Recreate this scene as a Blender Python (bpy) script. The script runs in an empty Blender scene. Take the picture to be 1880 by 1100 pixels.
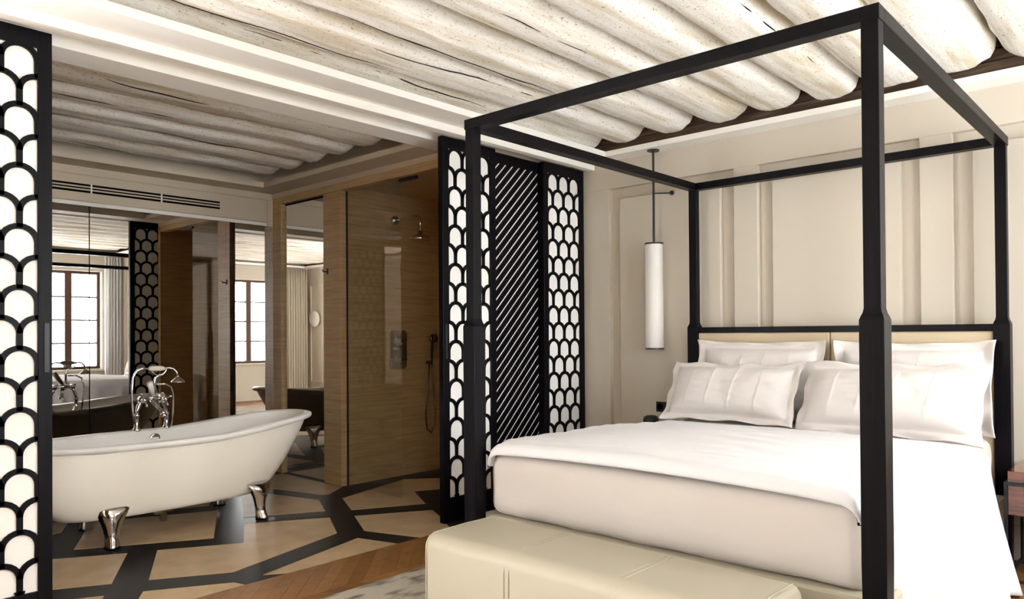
import bpy, bmesh, math, random
from mathutils import Vector, Matrix, noise
random.seed(7)
PI = math.pi
scene = bpy.context.scene
C = scene.collection

# ------------------------------------------------------------------ camera
EYE = 1.25
FPX, YAW, PIT, ROL, CYPX = 1367.994, 0.7400875, 0.00918422, -0.006625, 600.883
def cam_matrix():
    s, c = math.sin(YAW), math.cos(YAW)
    X = Vector((s, 0, c)); Y = Vector((-c, 0, s)); Z = Vector((0, -1, 0))
    P = Matrix(((1, 0, 0), (0, math.cos(PIT), math.sin(PIT)), (0, -math.sin(PIT), math.cos(PIT))))
    Q = Matrix(((math.cos(ROL), -math.sin(ROL), 0), (math.sin(ROL), math.cos(ROL), 0), (0, 0, 1)))
    X, Y, Z = (Q @ (P @ v) for v in (X, Y, Z))
    right = Vector((X[0], Y[0], Z[0])); down = Vector((X[1], Y[1], Z[1])); fwd = Vector((X[2], Y[2], Z[2]))
    m = Matrix.Identity(4)
    for r in range(3):
        m[r][0] = right[r]; m[r][1] = -down[r]; m[r][2] = -fwd[r]
    m[0][3], m[1][3], m[2][3] = 0, 0, EYE
    return m
cam = bpy.data.cameras.new('camera')
cam.sensor_width = 36
cam.lens = 36 * FPX / 1880
cam.shift_y = (CYPX - 550) / 1880
cam.clip_start = 0.05
camo = bpy.data.objects.new('camera', cam)
camo.matrix_world = cam_matrix()
C.objects.link(camo)
scene.camera = camo

# ------------------------------------------------------------------ world, exposure
SKY = 9.0
world = bpy.data.worlds.new('overcast_sky')
scene.world = world
world.use_nodes = True
bg = world.node_tree.nodes['Background']
bg.inputs[0].default_value = (0.98, 0.985, 1.0, 1)
bg.inputs[1].default_value = SKY
scene.view_settings.view_transform = 'Standard'
scene.view_settings.look = 'None'
scene.view_settings.gamma = 1.0
scene.view_settings.use_curve_mapping = False
scene.view_settings.exposure = 1.55
scene.cycles.use_denoising = True
scene.cycles.max_bounces = 14
scene.cycles.diffuse_bounces = 7
scene.cycles.glossy_bounces = 6
scene.cycles.transparent_max_bounces = 12
scene.cycles.sample_clamp_indirect = 12
scene.cycles.caustics_reflective = False
scene.cycles.caustics_refractive = False

# room constants
XW, YWIN, XBK = 4.86, -0.85, -1.2          # head wall, window wall, rear wall
YS = 3.63                                  # front plane of the sliding screens
XSD, YBB = 3.592, 6.272                    # bath: side wall, mirror wall
XBL = 0.15                                 # bath: far end wall behind the left screen
YSH, XSB = 5.195, 4.72                     # shower: side wall, rear wall
WINS = [(3.60, 4.55), (2.30, 3.25), (-0.44, 0.51)]  # second opening is a guess, added to light the bed's right side
WZ0, WZ1 = 0.72, 2.33
for (a, b) in WINS:                        # window portals: guide sky light through the openings
    l = bpy.data.lights.new('window_portal', 'AREA')
    l.shape = 'RECTANGLE'; l.size = b - a; l.size_y = WZ1 - WZ0
    l.cycles.is_portal = True
    o = bpy.data.objects.new('window_portal', l)
    o.location = ((a + b) / 2, YWIN - 0.12, (WZ0 + WZ1) / 2)
    o.rotation_euler = (PI / 2, 0, PI)   # faces into the room
    C.objects.link(o)

# ------------------------------------------------------------------ materials
MATS = {}
def mat(name, col, rough=0.6, metal=0.0, spec=0.5, bump=None, vary=None, coat=0.0, sheen=0.0, translucent=0.0):
    """bump=(scale xyz, strength, distance); vary=(scale xyz, colour2, lo, hi)"""
    m = bpy.data.materials.new(name); m.use_nodes = True
    nt = m.node_tree; N = nt.nodes; L = nt.links
    b = N['Principled BSDF']
    b.inputs['Base Color'].default_value = (*col, 1)
    b.inputs['Roughness'].default_value = rough
    b.inputs['Metallic'].default_value = metal
    b.inputs['Specular IOR Level'].default_value = spec
    b.inputs['Coat Weight'].default_value = coat
    b.inputs['Sheen Weight'].default_value = sheen
    tc = N.new('ShaderNodeTexCoord')
    def nz(scale, detail=5):
        mp = N.new('ShaderNodeMapping'); mp.inputs['Scale'].default_value = scale
        L.new(tc.outputs['Object'], mp.inputs['Vector'])
        n = N.new('ShaderNodeTexNoise'); n.inputs['Scale'].default_value = 1.0; n.inputs['Detail'].default_value = detail
        L.new(mp.outputs['Vector'], n.inputs['Vector'])
        return n
    if vary:
        n = nz(vary[0]); r = N.new('ShaderNodeMapRange')
        r.inputs['From Min'].default_value = vary[2]; r.inputs['From Max'].default_value = vary[3]
        L.new(n.outputs['Fac'], r.inputs['Value'])
        mx = N.new('ShaderNodeMix'); mx.data_type = 'RGBA'
        mx.inputs['A'].default_value = (*col, 1); mx.inputs['B'].default_value = (*vary[1], 1)
        L.new(r.outputs['Result'], mx.inputs['Factor'])
        L.new(mx.outputs['Result'], b.inputs['Base Color'])
    if bump:
        n = nz(bump[0]); bp = N.new('ShaderNodeBump')
        bp.inputs['Strength'].default_value = bump[1]; bp.inputs['Distance'].default_value = bump[2]
        L.new(n.outputs['Fac'], bp.inputs['Height'])
        L.new(bp.outputs['Normal'], b.inputs['Normal'])
    if translucent:
        t = N.new('ShaderNodeBsdfTranslucent'); t.inputs[0].default_value = (*col, 1)
        ms = N.new('ShaderNodeMixShader'); ms.inputs[0].default_value = translucent
        L.new(b.outputs[0], ms.inputs[1]); L.new(t.outputs[0], ms.inputs[2])
        L.new(ms.outputs[0], N['Material Output'].inputs['Surface'])
    MATS[name] = m
    return m

def glass(name, tint, refl=0.045):
    m = bpy.data.materials.new(name); m.use_nodes = True
    nt = m.node_tree; N = nt.nodes; L = nt.links
    N.remove(N['Principled BSDF'])
    t = N.new('ShaderNodeBsdfTransparent'); t.inputs[0].default_value = (*tint, 1)
    g = N.new('ShaderNodeBsdfGlossy'); g.inputs['Roughness'].default_value = 0.0
    lw = N.new('ShaderNodeLayerWeight'); lw.inputs['Blend'].default_value = 0.5
    pw = N.new('ShaderNodeMath'); pw.operation = 'POWER'; pw.inputs[1].default_value = 5.0
    fr = N.new('ShaderNodeMath'); fr.operation = 'MULTIPLY_ADD'; fr.inputs[1].default_value = 0.9; fr.inputs[2].default_value = refl
    L.new(lw.outputs['Facing'], pw.inputs[0]); L.new(pw.outputs[0], fr.inputs[0])
    mx = N.new('ShaderNodeMixShader')
    L.new(fr.outputs[0], mx.inputs[0]); L.new(t.outputs[0], mx.inputs[1]); L.new(g.outputs[0], mx.inputs[2])
    L.new(mx.outputs[0], N['Material Output'].inputs['Surface'])
    MATS[name] = m
    return m

WALL = (0.56, 0.51, 0.43)
mat('wall_paint', WALL, 0.75, spec=0.2, bump=((60, 60, 60), 0.08, 0.002))
mat('white_trim', (0.86, 0.84, 0.79), 0.6, spec=0.25)
mat('bath_paint', (0.60, 0.52, 0.405), 0.7, spec=0.2)
mat('dark_wood', (0.0015, 0.0013, 0.0026), 0.38, spec=0.12, bump=((90, 90, 4), 0.3, 0.002), vary=((60, 60, 2), (0.0035, 0.0026, 0.0034), 0.4, 0.7))
mat('paper', (0.90, 0.895, 0.86), 0.8, spec=0.1, translucent=0.12)
mat('plaster_ceiling', (0.83, 0.79, 0.71), 0.9, spec=0.1, bump=((30, 30, 30), 0.5, 0.01))
mat('ledger_wood', (0.10, 0.065, 0.045), 0.8, spec=0.2, bump=((60, 6, 60), 0.6, 0.006), vary=((30, 3, 30), (0.20, 0.15, 0.11), 0.45, 0.7))
mat('chrome', (0.66, 0.65, 0.645), 0.08, metal=1.0)
mat('mirror', (0.80, 0.79, 0.77), 0.0, metal=1.0)
mat('black_metal', (0.012, 0.012, 0.014), 0.4, spec=0.4)
mat('black_void', (0.004, 0.004, 0.005), 0.9, spec=0.0)
mat('enamel_out', (0.88, 0.83, 0.73), 0.30, spec=0.5)
mat('enamel_in', (0.86, 0.84, 0.80), 0.28, spec=0.4)
mat('ceramic', (0.85, 0.80, 0.70), 0.15)
mat('beige_stone', (0.58, 0.43, 0.265), 0.42, spec=0.3, vary=((6, 6, 6), (0.46, 0.335, 0.20), 0.40, 0.72), bump=((140, 140, 140), 0.05, 0.001))
mat('black_stone', (0.007, 0.0065, 0.010), 0.36, spec=0.12, vary=((9, 9, 9), (0.03, 0.03, 0.034), 0.62, 0.85))
mat('sheet', (0.50, 0.455, 0.415), 0.85, spec=0.1, sheen=0.2, bump=((7, 7, 7), 0.25, 0.02))
mat('duvet_cloth', (0.62, 0.61, 0.615), 0.85, spec=0.1, sheen=0.2, bump=((9, 9, 9), 0.22, 0.02))
mat('pillow_cloth', (0.62, 0.585, 0.56), 0.85, spec=0.1, sheen=0.2, bump=((14, 14, 14), 0.25, 0.015))
mat('cream_leather', (0.385, 0.35, 0.266), 0.5, spec=0.35, bump=((220, 220, 220), 0.06, 0.001))
mat('headboard_leather', (0.52, 0.425, 0.29), 0.5, spec=0.35, bump=((220, 220, 220), 0.06, 0.001))
mat('rug', (0.44, 0.40, 0.335), 0.95, spec=0.05, bump=((200, 200, 200), 0.6, 0.006), vary=((5, 12, 5), (0.12, 0.105, 0.095), 0.52, 0.70))
mat('rosewood', (0.17, 0.042, 0.016), 0.10, spec=0.6, coat=0.6, vary=((3, 3, 40), (0.06, 0.016, 0.010), 0.42, 0.62))
mat('curtain', (0.50, 0.46, 0.38), 0.9, spec=0.05)
mat('sheer', (0.85, 0.85, 0.84), 0.9, spec=0.05, translucent=0.5)
mat('crack', (0.03, 0.022, 0.016), 0.9, spec=0.05)
mat('window_wood', (0.075, 0.032, 0.016), 0.5)
mat('chrome_dark_reflection', (0.22, 0.21, 0.21), 0.15, metal=1.0)  # chrome with the dark surroundings it reflects put into its colour
mat('shade_white', (0.90, 0.88, 0.85), 0.7, spec=0.2, translucent=0.3)
mat('slate_tub', (0.80, 0.74, 0.64), 0.3)
glass('window_glass', (0.97, 0.98, 0.98))
glass('shower_glass', (0.95, 0.965, 0.95))
for i, c in enumerate([(0.26, 0.120, 0.040), (0.21, 0.092, 0.029), (0.30, 0.145, 0.050), (0.17, 0.072, 0.023)]):
    mat('oak%d' % i, c, 0.38, spec=0.4, bump=((50, 50, 50), 0.2, 0.002), vary=((14, 14, 14), tuple(k * 0.7 for k in c), 0.45, 0.7))

def travertine():
    m = bpy.data.materials.new('travertine'); m.use_nodes = True
    nt = m.node_tree; N = nt.nodes; L = nt.links; b = N['Principled BSDF']
    tc = N.new('ShaderNodeTexCoord'); mp = N.new('ShaderNodeMapping'); mp.inputs['Scale'].default_value = (2.0, 2.0, 40)
    L.new(tc.outputs['Object'], mp.inputs['Vector'])
    n = N.new('ShaderNodeTexNoise'); n.inputs['Scale'].default_value = 1.6; n.inputs['Detail'].default_value = 9; n.inputs['Roughness'].default_value = 0.65
    L.new(mp.outputs['Vector'], n.inputs['Vector'])
    cr = N.new('ShaderNodeValToRGB'); e = cr.color_ramp.elements
    e[0].position = 0.25; e[0].color = (0.36, 0.23, 0.11, 1)
    e[1].position = 0.72; e[1].color = (0.60, 0.42, 0.225, 1)
    k = cr.color_ramp.elements.new(0.50); k.color = (0.50, 0.34, 0.175, 1)
    L.new(n.outputs['Fac'], cr.inputs['Fac']); L.new(cr.outputs['Color'], b.inputs['Base Color'])
    bp = N.new('ShaderNodeBump'); bp.inputs['Strength'].default_value = 0.25; bp.inputs['Distance'].default_value = 0.004
    L.new(n.outputs['Fac'], bp.inputs['Height']); L.new(bp.outputs['Normal'], b.inputs['Normal'])
    b.inputs['Roughness'].default_value = 0.45
    MATS['travertine'] = m
travertine()

def logmat():
    m = bpy.data.materials.new('limewashed_log'); m.use_nodes = True
    nt = m.node_tree; N = nt.nodes; L = nt.links; b = N['Principled BSDF']
    tc = N.new('ShaderNodeTexCoord')
    def chain(scale, sc, det, rough=0.6):
        mp = N.new('ShaderNodeMapping'); mp.inputs['Scale'].default_value = scale
        L.new(tc.outputs['Object'], mp.inputs['Vector'])
        n = N.new('ShaderNodeTexNoise'); n.inputs['Scale'].default_value = sc; n.inputs['Detail'].default_value = det; n.inputs['Roughness'].default_value = rough
        L.new(mp.outputs['Vector'], n.inputs['Vector']); return n
    fine = chain((30, 60, 60), 1.6, 6, 0.75)      # flaked limewash speckle
    grain = chain((1.2, 15, 15), 1.0, 6)          # long grain
    cr = N.new('ShaderNodeValToRGB'); e = cr.color_ramp.elements
    e[0].position = 0.335; e[0].color = (0.20, 0.15, 0.10, 1)
    e[1].position = 0.425; e[1].color = (0.86, 0.84, 0.785, 1)
    L.new(fine.outputs['Fac'], cr.inputs['Fac'])
    cr2 = N.new('ShaderNodeValToRGB'); e = cr2.color_ramp.elements
    e[0].position = 0.36; e[0].color = (0.74, 0.67, 0.55, 1)
    e[1].position = 0.56; e[1].color = (1, 1, 1, 1)
    L.new(grain.outputs['Fac'], cr2.inputs['Fac'])
    mx = N.new('ShaderNodeMix'); mx.data_type = 'RGBA'; mx.blend_type = 'MULTIPLY'; mx.inputs['Factor'].default_value = 1
    L.new(cr.outputs['Color'], mx.inputs['A']); L.new(cr2.outputs['Color'], mx.inputs['B'])
    L.new(mx.outputs['Result'], b.inputs['Base Color'])
    ad = N.new('ShaderNodeMath'); ad.operation = 'ADD'
    L.new(fine.outputs['Fac'], ad.inputs[0]); L.new(grain.outputs['Fac'], ad.inputs[1])
    bp = N.new('ShaderNodeBump'); bp.inputs['Strength'].default_value = 0.45; bp.inputs['Distance'].default_value = 0.008
    L.new(ad.outputs[0], bp.inputs['Height']); L.new(bp.outputs['Normal'], b.inputs['Normal'])
    b.inputs['Roughness'].default_value = 0.9; b.inputs['Specular IOR Level'].default_value = 0.1
    MATS['log'] = m
logmat()

# ------------------------------------------------------------------ mesh helpers
class MB:
    def __init__(s): s.v = []; s.f = []
    def add(s, vs, fs):
        o = len(s.v); s.v += [tuple(p) for p in vs]; s.f += [tuple(i + o for i in f) for f in fs]; return s
    def box(s, x0, x1, y0, y1, z0, z1):
        return s.add([(x0, y0, z0), (x1, y0, z0), (x1, y1, z0), (x0, y1, z0), (x0, y0, z1), (x1, y0, z1), (x1, y1, z1), (x0, y1, z1)],
                     [(0, 3, 2, 1), (4, 5, 6, 7), (0, 1, 5, 4), (1, 2, 6, 5), (2, 3, 7, 6), (3, 0, 4, 7)])
    def loft(s, rings, cap=True, close=True, cap0=True, cap1=True):
        n = len(rings[0]); vs = [p for r in rings for p in r]; fs = []
        for i in range(len(rings) - 1):
            for j in range(n if close else n - 1):
                a = i * n + j; b = i * n + (j + 1) % n
                fs.append((a, b, b + n, a + n))
        if cap:
            if cap0: fs.append(tuple(range(n - 1, -1, -1)))
            if cap1: fs.append(tuple((len(rings) - 1) * n + j for j in range(n)))
        return s.add(vs, fs)
    def tube(s, pts, r, seg=10, cap=True):
        pts = [Vector(p) for p in pts]; rr = r if isinstance(r, (list, tuple)) else [r] * len(pts)
        rings = []; up = None
        for i, p in enumerate(pts):
            d = (pts[min(i + 1, len(pts) - 1)] - pts[max(i - 1, 0)]).normalized()
            if up is None:
                up = Vector((0, 0, 1)) if abs(d.z) < 0.9 else Vector((1, 0, 0))
            a = d.cross(up)
            if a.length < 1e-5: a = d.cross(Vector((0.3, 1, 0.2)))
            a.normalize(); b = a.cross(d).normalized(); up = b
            rings.append([p + (a * math.cos(t) + b * math.sin(t)) * rr[i] for t in (2 * PI * k / seg for k in range(seg))])
        return s.loft(rings, cap)
    def lathe(s, prof, o=(0, 0, 0), axis='z', seg=24):
        """prof: [(r, h)]"""
        rings = []
        for r, h in prof:
            ring = []
            for k in range(seg):
                t = 2 * PI * k / seg; a, b = r * math.cos(t), r * math.sin(t)
                q = {'z': (a, b, h), 'x': (h, a, b), 'y': (b, h, a)}[axis]
                ring.append((o[0] + q[0], o[1] + q[1], o[2] + q[2]))
            rings.append(ring)
        return s.loft(rings)
    def ball(s, c, r, seg=14):
        return s.lathe([(max(r * math.sin(PI * i / 8), 1e-4), -r * math.cos(PI * i / 8)) for i in range(9)], c, 'z', seg)
    def prism(s, poly, z0, z1):
        n = len(poly)
        a = sum(poly[i][0] * poly[(i + 1) % n][1] - poly[(i + 1) % n][0] * poly[i][1] for i in range(n))
        if a < 0: poly = poly[::-1]
        vs = [(x, y, z0) for x, y in poly] + [(x, y, z1) for x, y in poly]
        fs = [tuple(range(n - 1, -1, -1)), tuple(range(n, 2 * n))] + [(i, (i + 1) % n, n + (i + 1) % n, n + i) for i in range(n)]
        return s.add(vs, fs)
    def grid(s, P, closeu=False):
        """P[i][j] -> quads"""
        m, n = len(P), len(P[0]); vs = [p for r in P for p in r]; fs = []
        for i in range(m - 1):
            for j in range(n - 1):
                a = i * n + j; fs.append((a, a + 1, a + n + 1, a + n))
        return s.add(vs, fs)

def mesh(mb, name, smooth=False):
    me = bpy.data.meshes.new(name); me.from_pydata(mb.v, [], mb.f); me.update()
    if smooth:
        me.polygons.foreach_set('use_smooth', [True] * len(me.polygons))
    return me
def obj(name, mb, m, parent=None, smooth=False, bevel=0, sub=0, solid=0, angle=None, me=None):
    """vertices are in world space; a child is moved back by its parent's place"""
    if me is None: me = mesh(mb, name, smooth)
    me.materials.clear(); me.materials.append(MATS[m])
    o = bpy.data.objects.new(name, me); C.objects.link(o)
    if parent is not None:
        o.parent = parent
        if parent.parent is None and parent.type == 'EMPTY': o.location = -Vector(parent.location)
    if solid:
        k = o.modifiers.new('solidify', 'SOLIDIFY'); k.thickness = solid; k.offset = 0
    if bevel:
        k = o.modifiers.new('bevel', 'BEVEL'); k.width = bevel; k.segments = 2; k.limit_method = 'ANGLE'
    if sub:
        k = o.modifiers.new('subsurf', 'SUBSURF'); k.levels = sub; k.render_levels = sub
    if angle:
        me.polygons.foreach_set('use_smooth', [True] * len(me.polygons))
        me.set_sharp_from_angle(angle=math.radians(angle))
    return o
def tag(o, label, cat, group=None):
    o['label'] = label; o['category'] = cat
    if group: o['group'] = group
    return o
def thing(name, label, cat, loc=(0, 0, 0), group=None):
    o = bpy.data.objects.new(name, None); o.empty_display_size = 0.1; o.location = loc; C.objects.link(o)
    return tag(o, label, cat, group)
def struct(name, mb, m, label=None, **k):
    o = obj(name, mb, m, **k); o['kind'] = 'structure'
    if label: o['label'] = label
    return o
def nz(x, y=0.0, z=0.0): return noise.noise(Vector((x, y, z)))
def sstep(a, b, x):
    t = min(1, max(0, (x - a) / (b - a))); return t * t * (3 - 2 * t)

# ================================================================== THE SETTING
HT = 3.05
# head wall: base slab with raised field; wide grooves run round the panels
Gz1o, Gz1i, Gz0o, Gz0i = 2.39, 2.30, 0.26, 0.36
PAN = [(2.346, 2.448, 3.294, 3.391), (1.179, 1.284, 2.072, 2.173), (-0.70, -0.60, 0.908, 1.009)]
wh = struct('wall_head', MB().box(XW + 0.045, XW + 0.20, YWIN - 0.2, 3.76, 0, HT), 'wall_paint', 'beige panelled wall behind the bed')
def field(y0, y1, z0, z1, nm='field_panel'):
    return obj(nm, MB().box(XW, XW + 0.047, y0, y1, z0, z1), 'wall_paint', wh, bevel=0.003)
field(YWIN, 3.76, Gz1o, 2.66, 'frieze')
field(YWIN, 3.76, 0.19, Gz0o, 'dado')
ys = [3.76]
for a, b, c, d in PAN: ys += [d, a]
ys.append(YWIN)
for i in range(0, len(ys), 2): field(ys[i + 1], ys[i], Gz0o, Gz1o, 'stile')
for a, b, c, d in PAN: field(b, c, Gz0i, Gz1i, 'wall_panel')
struct('baseboard_head', MB().box(XW - 0.018, XW + 0.03, YWIN, 3.60, 0, 0.185), 'wall_paint', bevel=0.004)

# window wall: two mirrored casements and a middle one added for light
ww = MB()
xs = [XBK - 0.2] + [v for w in sorted(WINS) for v in w] + [XW + 0.2]
for i in range(0, len(xs), 2): ww.box(xs[i], xs[i + 1], YWIN - 0.22, YWIN, 0, HT)
for a, b in WINS:
    ww.box(a, b, YWIN - 0.22, YWIN, 0, WZ0); ww.box(a, b, YWIN - 0.22, YWIN, WZ1, HT)
struct('wall_window', ww, 'wall_paint', 'beige wall with two tall casement windows and one added for light')
for k, (a, b) in enumerate(WINS):  # the second casement is the added one
    fr = MB(); yo, yi = YWIN - 0.16, YWIN - 0.10; t = 0.045
    fr.box(a, a + t, yo, yi, WZ0, WZ1).box(b - t, b, yo, yi, WZ0, WZ1).box(a + t, b - t, yo, yi, WZ0, WZ0 + t).box(a + t, b - t, yo, yi, WZ1 - t, WZ1)
    w = struct('window_%d' % (k + 1), fr, 'window_wood', 'tall casement window in a dark wooden frame')
    xm = (a + b) / 2
    obj('mullion', MB().box(xm - 0.05, xm + 0.05, yo - 0.005, yi + 0.01, WZ0 + t, WZ1 - t), 'window_wood', w)
    for (p, q) in ((a + t, xm - 0.05), (xm + 0.05, b - t)):
        for r in range(4):
            z0 = WZ0 + t + r * (WZ1 - WZ0 - 2 * t) / 4; z1 = WZ0 + t + (r + 1) * (WZ1 - WZ0 - 2 * t) / 4
            obj('pane', MB().box(p, q, yo + 0.028, yo + 0.032, z0 + 0.006, z1 - 0.006), 'window_glass', w)
            if r: obj('glazing_bar', MB().box(p, q, yo + 0.012, yo + 0.045, z0 - 0.012, z0 + 0.012), 'window_wood', w)
    obj('window_sill', MB().box(a - 0.04, b + 0.04, YWIN - 0.10, YWIN + 0.06, WZ0 - 0.035, WZ0), 'wall_paint', w, bevel=0.004)

wr = struct('wall_rear', MB().box(XBK - 0.2, XBK, YWIN, 3.76, 0, HT), 'wall_paint', 'beige panelled wall behind the viewer')
for (y0, y1) in ((-0.72, -0.28), (0.0, 1.6), (1.9, 3.3)):
    fr = MB(); t = 0.035
    fr.box(XBK, XBK + 0.02, y0, y0 + t, 0.3, 2.28).box(XBK, XBK + 0.02, y1 - t, y1, 0.3, 2.28)
    fr.box(XBK, XBK + 0.02, y0 + t, y1 - t, 0.3, 0.3 + t).box(XBK, XBK + 0.02, y0 + t, y1 - t, 2.28 - t, 2.28)
    obj('panel_moulding', fr, 'wall_paint', wr, bevel=0.004)
struct('baseboard_rear', MB().box(XBK, XBK + 0.018, YWIN, 3.53, 0, 0.185), 'wall_paint', bevel=0.004)
struct('baseboard_window', MB().box(XBK + 0.018, XW - 0.018, YWIN, YWIN + 0.018, 0, 0.185), 'wall_paint', bevel=0.004)

# bath walls
struct('wall_bath_end', MB().box(XBL - 0.2, XBL, 3.76, YBB, 0, HT), 'travertine', 'travertine end wall of the bath area')
wb = struct('wall_bath_back', MB().box(XBL - 0.2, XSD + 0.01, YBB + 0.012, YBB + 0.2, 0, HT), 'bath_paint', 'cream wall above the wide bath mirror')
obj('frieze', MB().box(XBL, XSD, YBB, YBB + 0.013, 2.497, 2.60), 'bath_paint', wb, bevel=0.003)
obj('bulkhead_panel', MB().box(XBL, XSD - 0.055, YBB - 0.004, YBB + 0.013, 2.292, 2.489), 'bath_paint', wb, bevel=0.003)
obj('bulkhead_stile', MB().box(XSD - 0.05, XSD, YBB, YBB + 0.013, 2.26, 2.489), 'bath_paint', wb, bevel=0.003)
obj('mirror_trim', MB().box(XBL, XSD - 0.055, YBB, YBB + 0.013, 2.258, 2.286), 'white_trim', wb, bevel=0.002)
# side wall: travertine pier, header and far jamb; shower recess behind
ws = struct('wall_bath_side', MB().box(XSD + 0.05, XSD + 0.2, YSH + 0.02, YBB + 0.2, 0, HT), 'travertine', 'travertine side wall with mirror niche and shower opening')
def trav(nm, *b): return obj(nm, MB().box(*b), 'travertine', ws, bevel=0.003)
trav('pier', XSD, XSD + 0.075, 5.197, 5.447, 0, 2.45)
trav('header', XSD, XSD + 0.075, 3.76, YBB, 2.45, 2.512)
obj('header_moulding', MB().box(XSD - 0.004, XSD + 0.075, 3.76, YBB, 2.512, 2.60), 'bath_paint', ws)
trav('jamb', XSD, XSD + 0.075, 6.125, YBB, 0, 2.45)
obj('niche_shadow_gap', MB().box(XSD + 0.046, XSD + 0.05, 5.447, 6.125, 0, 2.45), 'black_void', ws)
struct('wall_shower_side', MB().box(XSD + 0.075, XSB, YSH, YSH + 0.1, 0, 2.50), 'travertine')
struct('wall_shower_rear', MB().box(XSB, XSB + 0.1, 3.76, YSH, 0, 2.50), 'travertine')
struct('wall_shower_end', MB().box(XSD, XSB, 3.74, 3.80, 0, 2.55), 'travertine')
struct('ceiling_shower', MB().box(XSD + 0.075, XSB + 0.1, 3.80, YSH, 2.49, 2.55), 'travertine')

struct('wall_bath_side_upper', MB().box(XSD + 0.02, XSD + 0.2, 3.76, YBB + 0.2, 2.52, HT), 'bath_paint')
struct('wall_shower_outer', MB().box(XSB + 0.1, XSB + 0.35, 3.70, YBB + 0.2, 0, HT), 'travertine')
struct('ceiling_shower_void', MB().box(XSD + 0.2, XSB + 0.1, 3.76, YSH + 0.1, 2.55, HT), 'bath_paint')
# cornices: beam casing over the screens, lips round both rooms
struct('trim_1', MB().box(XBK, XW, 3.314, 3.53, 2.606, 2.647), 'white_trim', 'white upper cornice lip over the sliding screens')
struct('trim_2', MB().box(XBK, XW, 3.53, 3.59, 2.558, 2.68), 'white_trim', 'white casing in front of the screen track')
struct('trim_3', MB().box(XBK, XW, 3.59, 3.75, 2.612, 2.68), 'white_trim', 'white soffit of the screen track')
struct('trim_4', MB().box(XBK, XSD, 3.75, 3.952, 2.555, 2.68), 'white_trim', 'white bath side fascia of the screen track')
struct('trim_5', MB().box(4.70, XW, YWIN, 3.314, 2.606, 2.645), 'white_trim', 'white cornice along the head wall')
struct('trim_6', MB().box(XBK, 4.70, YWIN, YWIN + 0.16, 2.606, 2.645), 'white_trim')
struct('trim_7', MB().box(XBK, XBK + 0.16, YWIN + 0.16, 3.314, 2.606, 2.645), 'white_trim')
struct('trim_8', MB().box(3.37, XSD + 0.02, 3.952, YBB, 2.555, 2.60), 'bath_paint', 'cream cornice along the travertine wall')
struct('trim_9', MB().box(XBL, 3.37, 6.03, YBB, 2.555, 2.60), 'bath_paint', 'cream cornice over the mirror wall')
struct('wall_over_screens', MB().box(XBK, XW + 0.1, 3.56, 3.82, 2.68, HT), 'plaster_ceiling')

# ledger boards at the head end of the beams
lb = struct('trim_ledger', MB().box(4.80, 4.888, YWIN, 3.56, 2.645, 2.73), 'ledger_wood', 'rough dark timber ledger under the ceiling beams')
obj('ledger_board', MB().box(4.805, 4.888, YWIN, 3.56, 2.738, 2.80), 'ledger_wood', lb, bevel=0.004)
obj('ledger_board', MB().box(4.80, 4.888, YWIN, 3.56, 2.807, 2.90), 'ledger_wood', lb, bevel=0.004)

# ceiling with limewashed log beams
ce = struct('ceiling', MB().box(XBK - 0.2, XW + 0.2, YWIN - 0.22, YBB + 0.2, 2.905, HT), 'plaster_ceiling', 'white plaster ceiling carried by limewashed log beams')
def log_beam(y, x0, x1, r, zb, seed, cracks=()):
    """hewn log: flattened underside, uneven flanks, rounded end; drying cracks lie along it"""
    n = 28; mb = MB(); rings = []
    nx = int((x1 - x0) / 0.05)
    def P(x, t):
        dy = 0.028 * nz(x * 0.5, seed * 7.3, 1.1); dz = 0.012 * nz(x * 0.7, seed * 3.1, 5.2)
        d = max(0.0, x1 - x)
        e = 0.80 + 0.20 * math.sqrt(max(0, 1 - max(0, 1 - d / 0.07) ** 2))
        a = (t + PI / 2) / (2 * PI) * 28
        rr = r * (1 + 0.03 * math.cos(6 * (t + PI / 2)) + 0.10 * nz(x * 0.9, a * 0.45, seed * 2.7) + 0.040 * nz(x * 5, a * 1.3, seed))
        yy = rr * math.cos(t); zz = rr * math.sin(t) * 1.12
        fl = -r * 0.92 + 0.012 * nz(x * 3, a * 0.6, seed + 9)
        if zz < fl: zz = fl + (zz - fl) * 0.18
        return (x, y + dy + yy * e, zb + r * 0.95 + dz + zz * (e if zz < 0 else 1))
    for i in range(nx + 1):
        x = x0 + (x1 - x0) * i / nx
        rings.append([P(x, -PI / 2 + 2 * PI * k / n) for k in range(n)])
    mb.loft(rings)
    o = obj('log_beam', mb, 'log', ce, smooth=True)
    for (xa, xb, t0, drift) in cracks:
        m = max(8, int((xb - xa) / 0.07)); pts = []; rad = []
        for i in range(m + 1):
            q = i / m; x = xa + (xb - xa) * q
            t = t0 + drift * (q - 0.5) + 0.07 * nz(x * 2.3, seed * 1.9, 3.3) + 0.03 * nz(x * 9, seed, 7.7)
            p = P(x, t); pts.append(p); rad.append(0.0008 + 0.0042 * math.sin(PI * q) ** 0.7 * (0.75 + 0.5 * nz(x * 4, seed, 2.0)))
        obj('drying_crack', MB().tube(pts, rad, 6), 'crack', o)
    return o
bed_logs = [3.49, 3.11, 2.72, 2.315, 1.946, 1.60, 1.25, 0.914, 0.56, 0.19, -0.18, -0.55]
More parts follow.
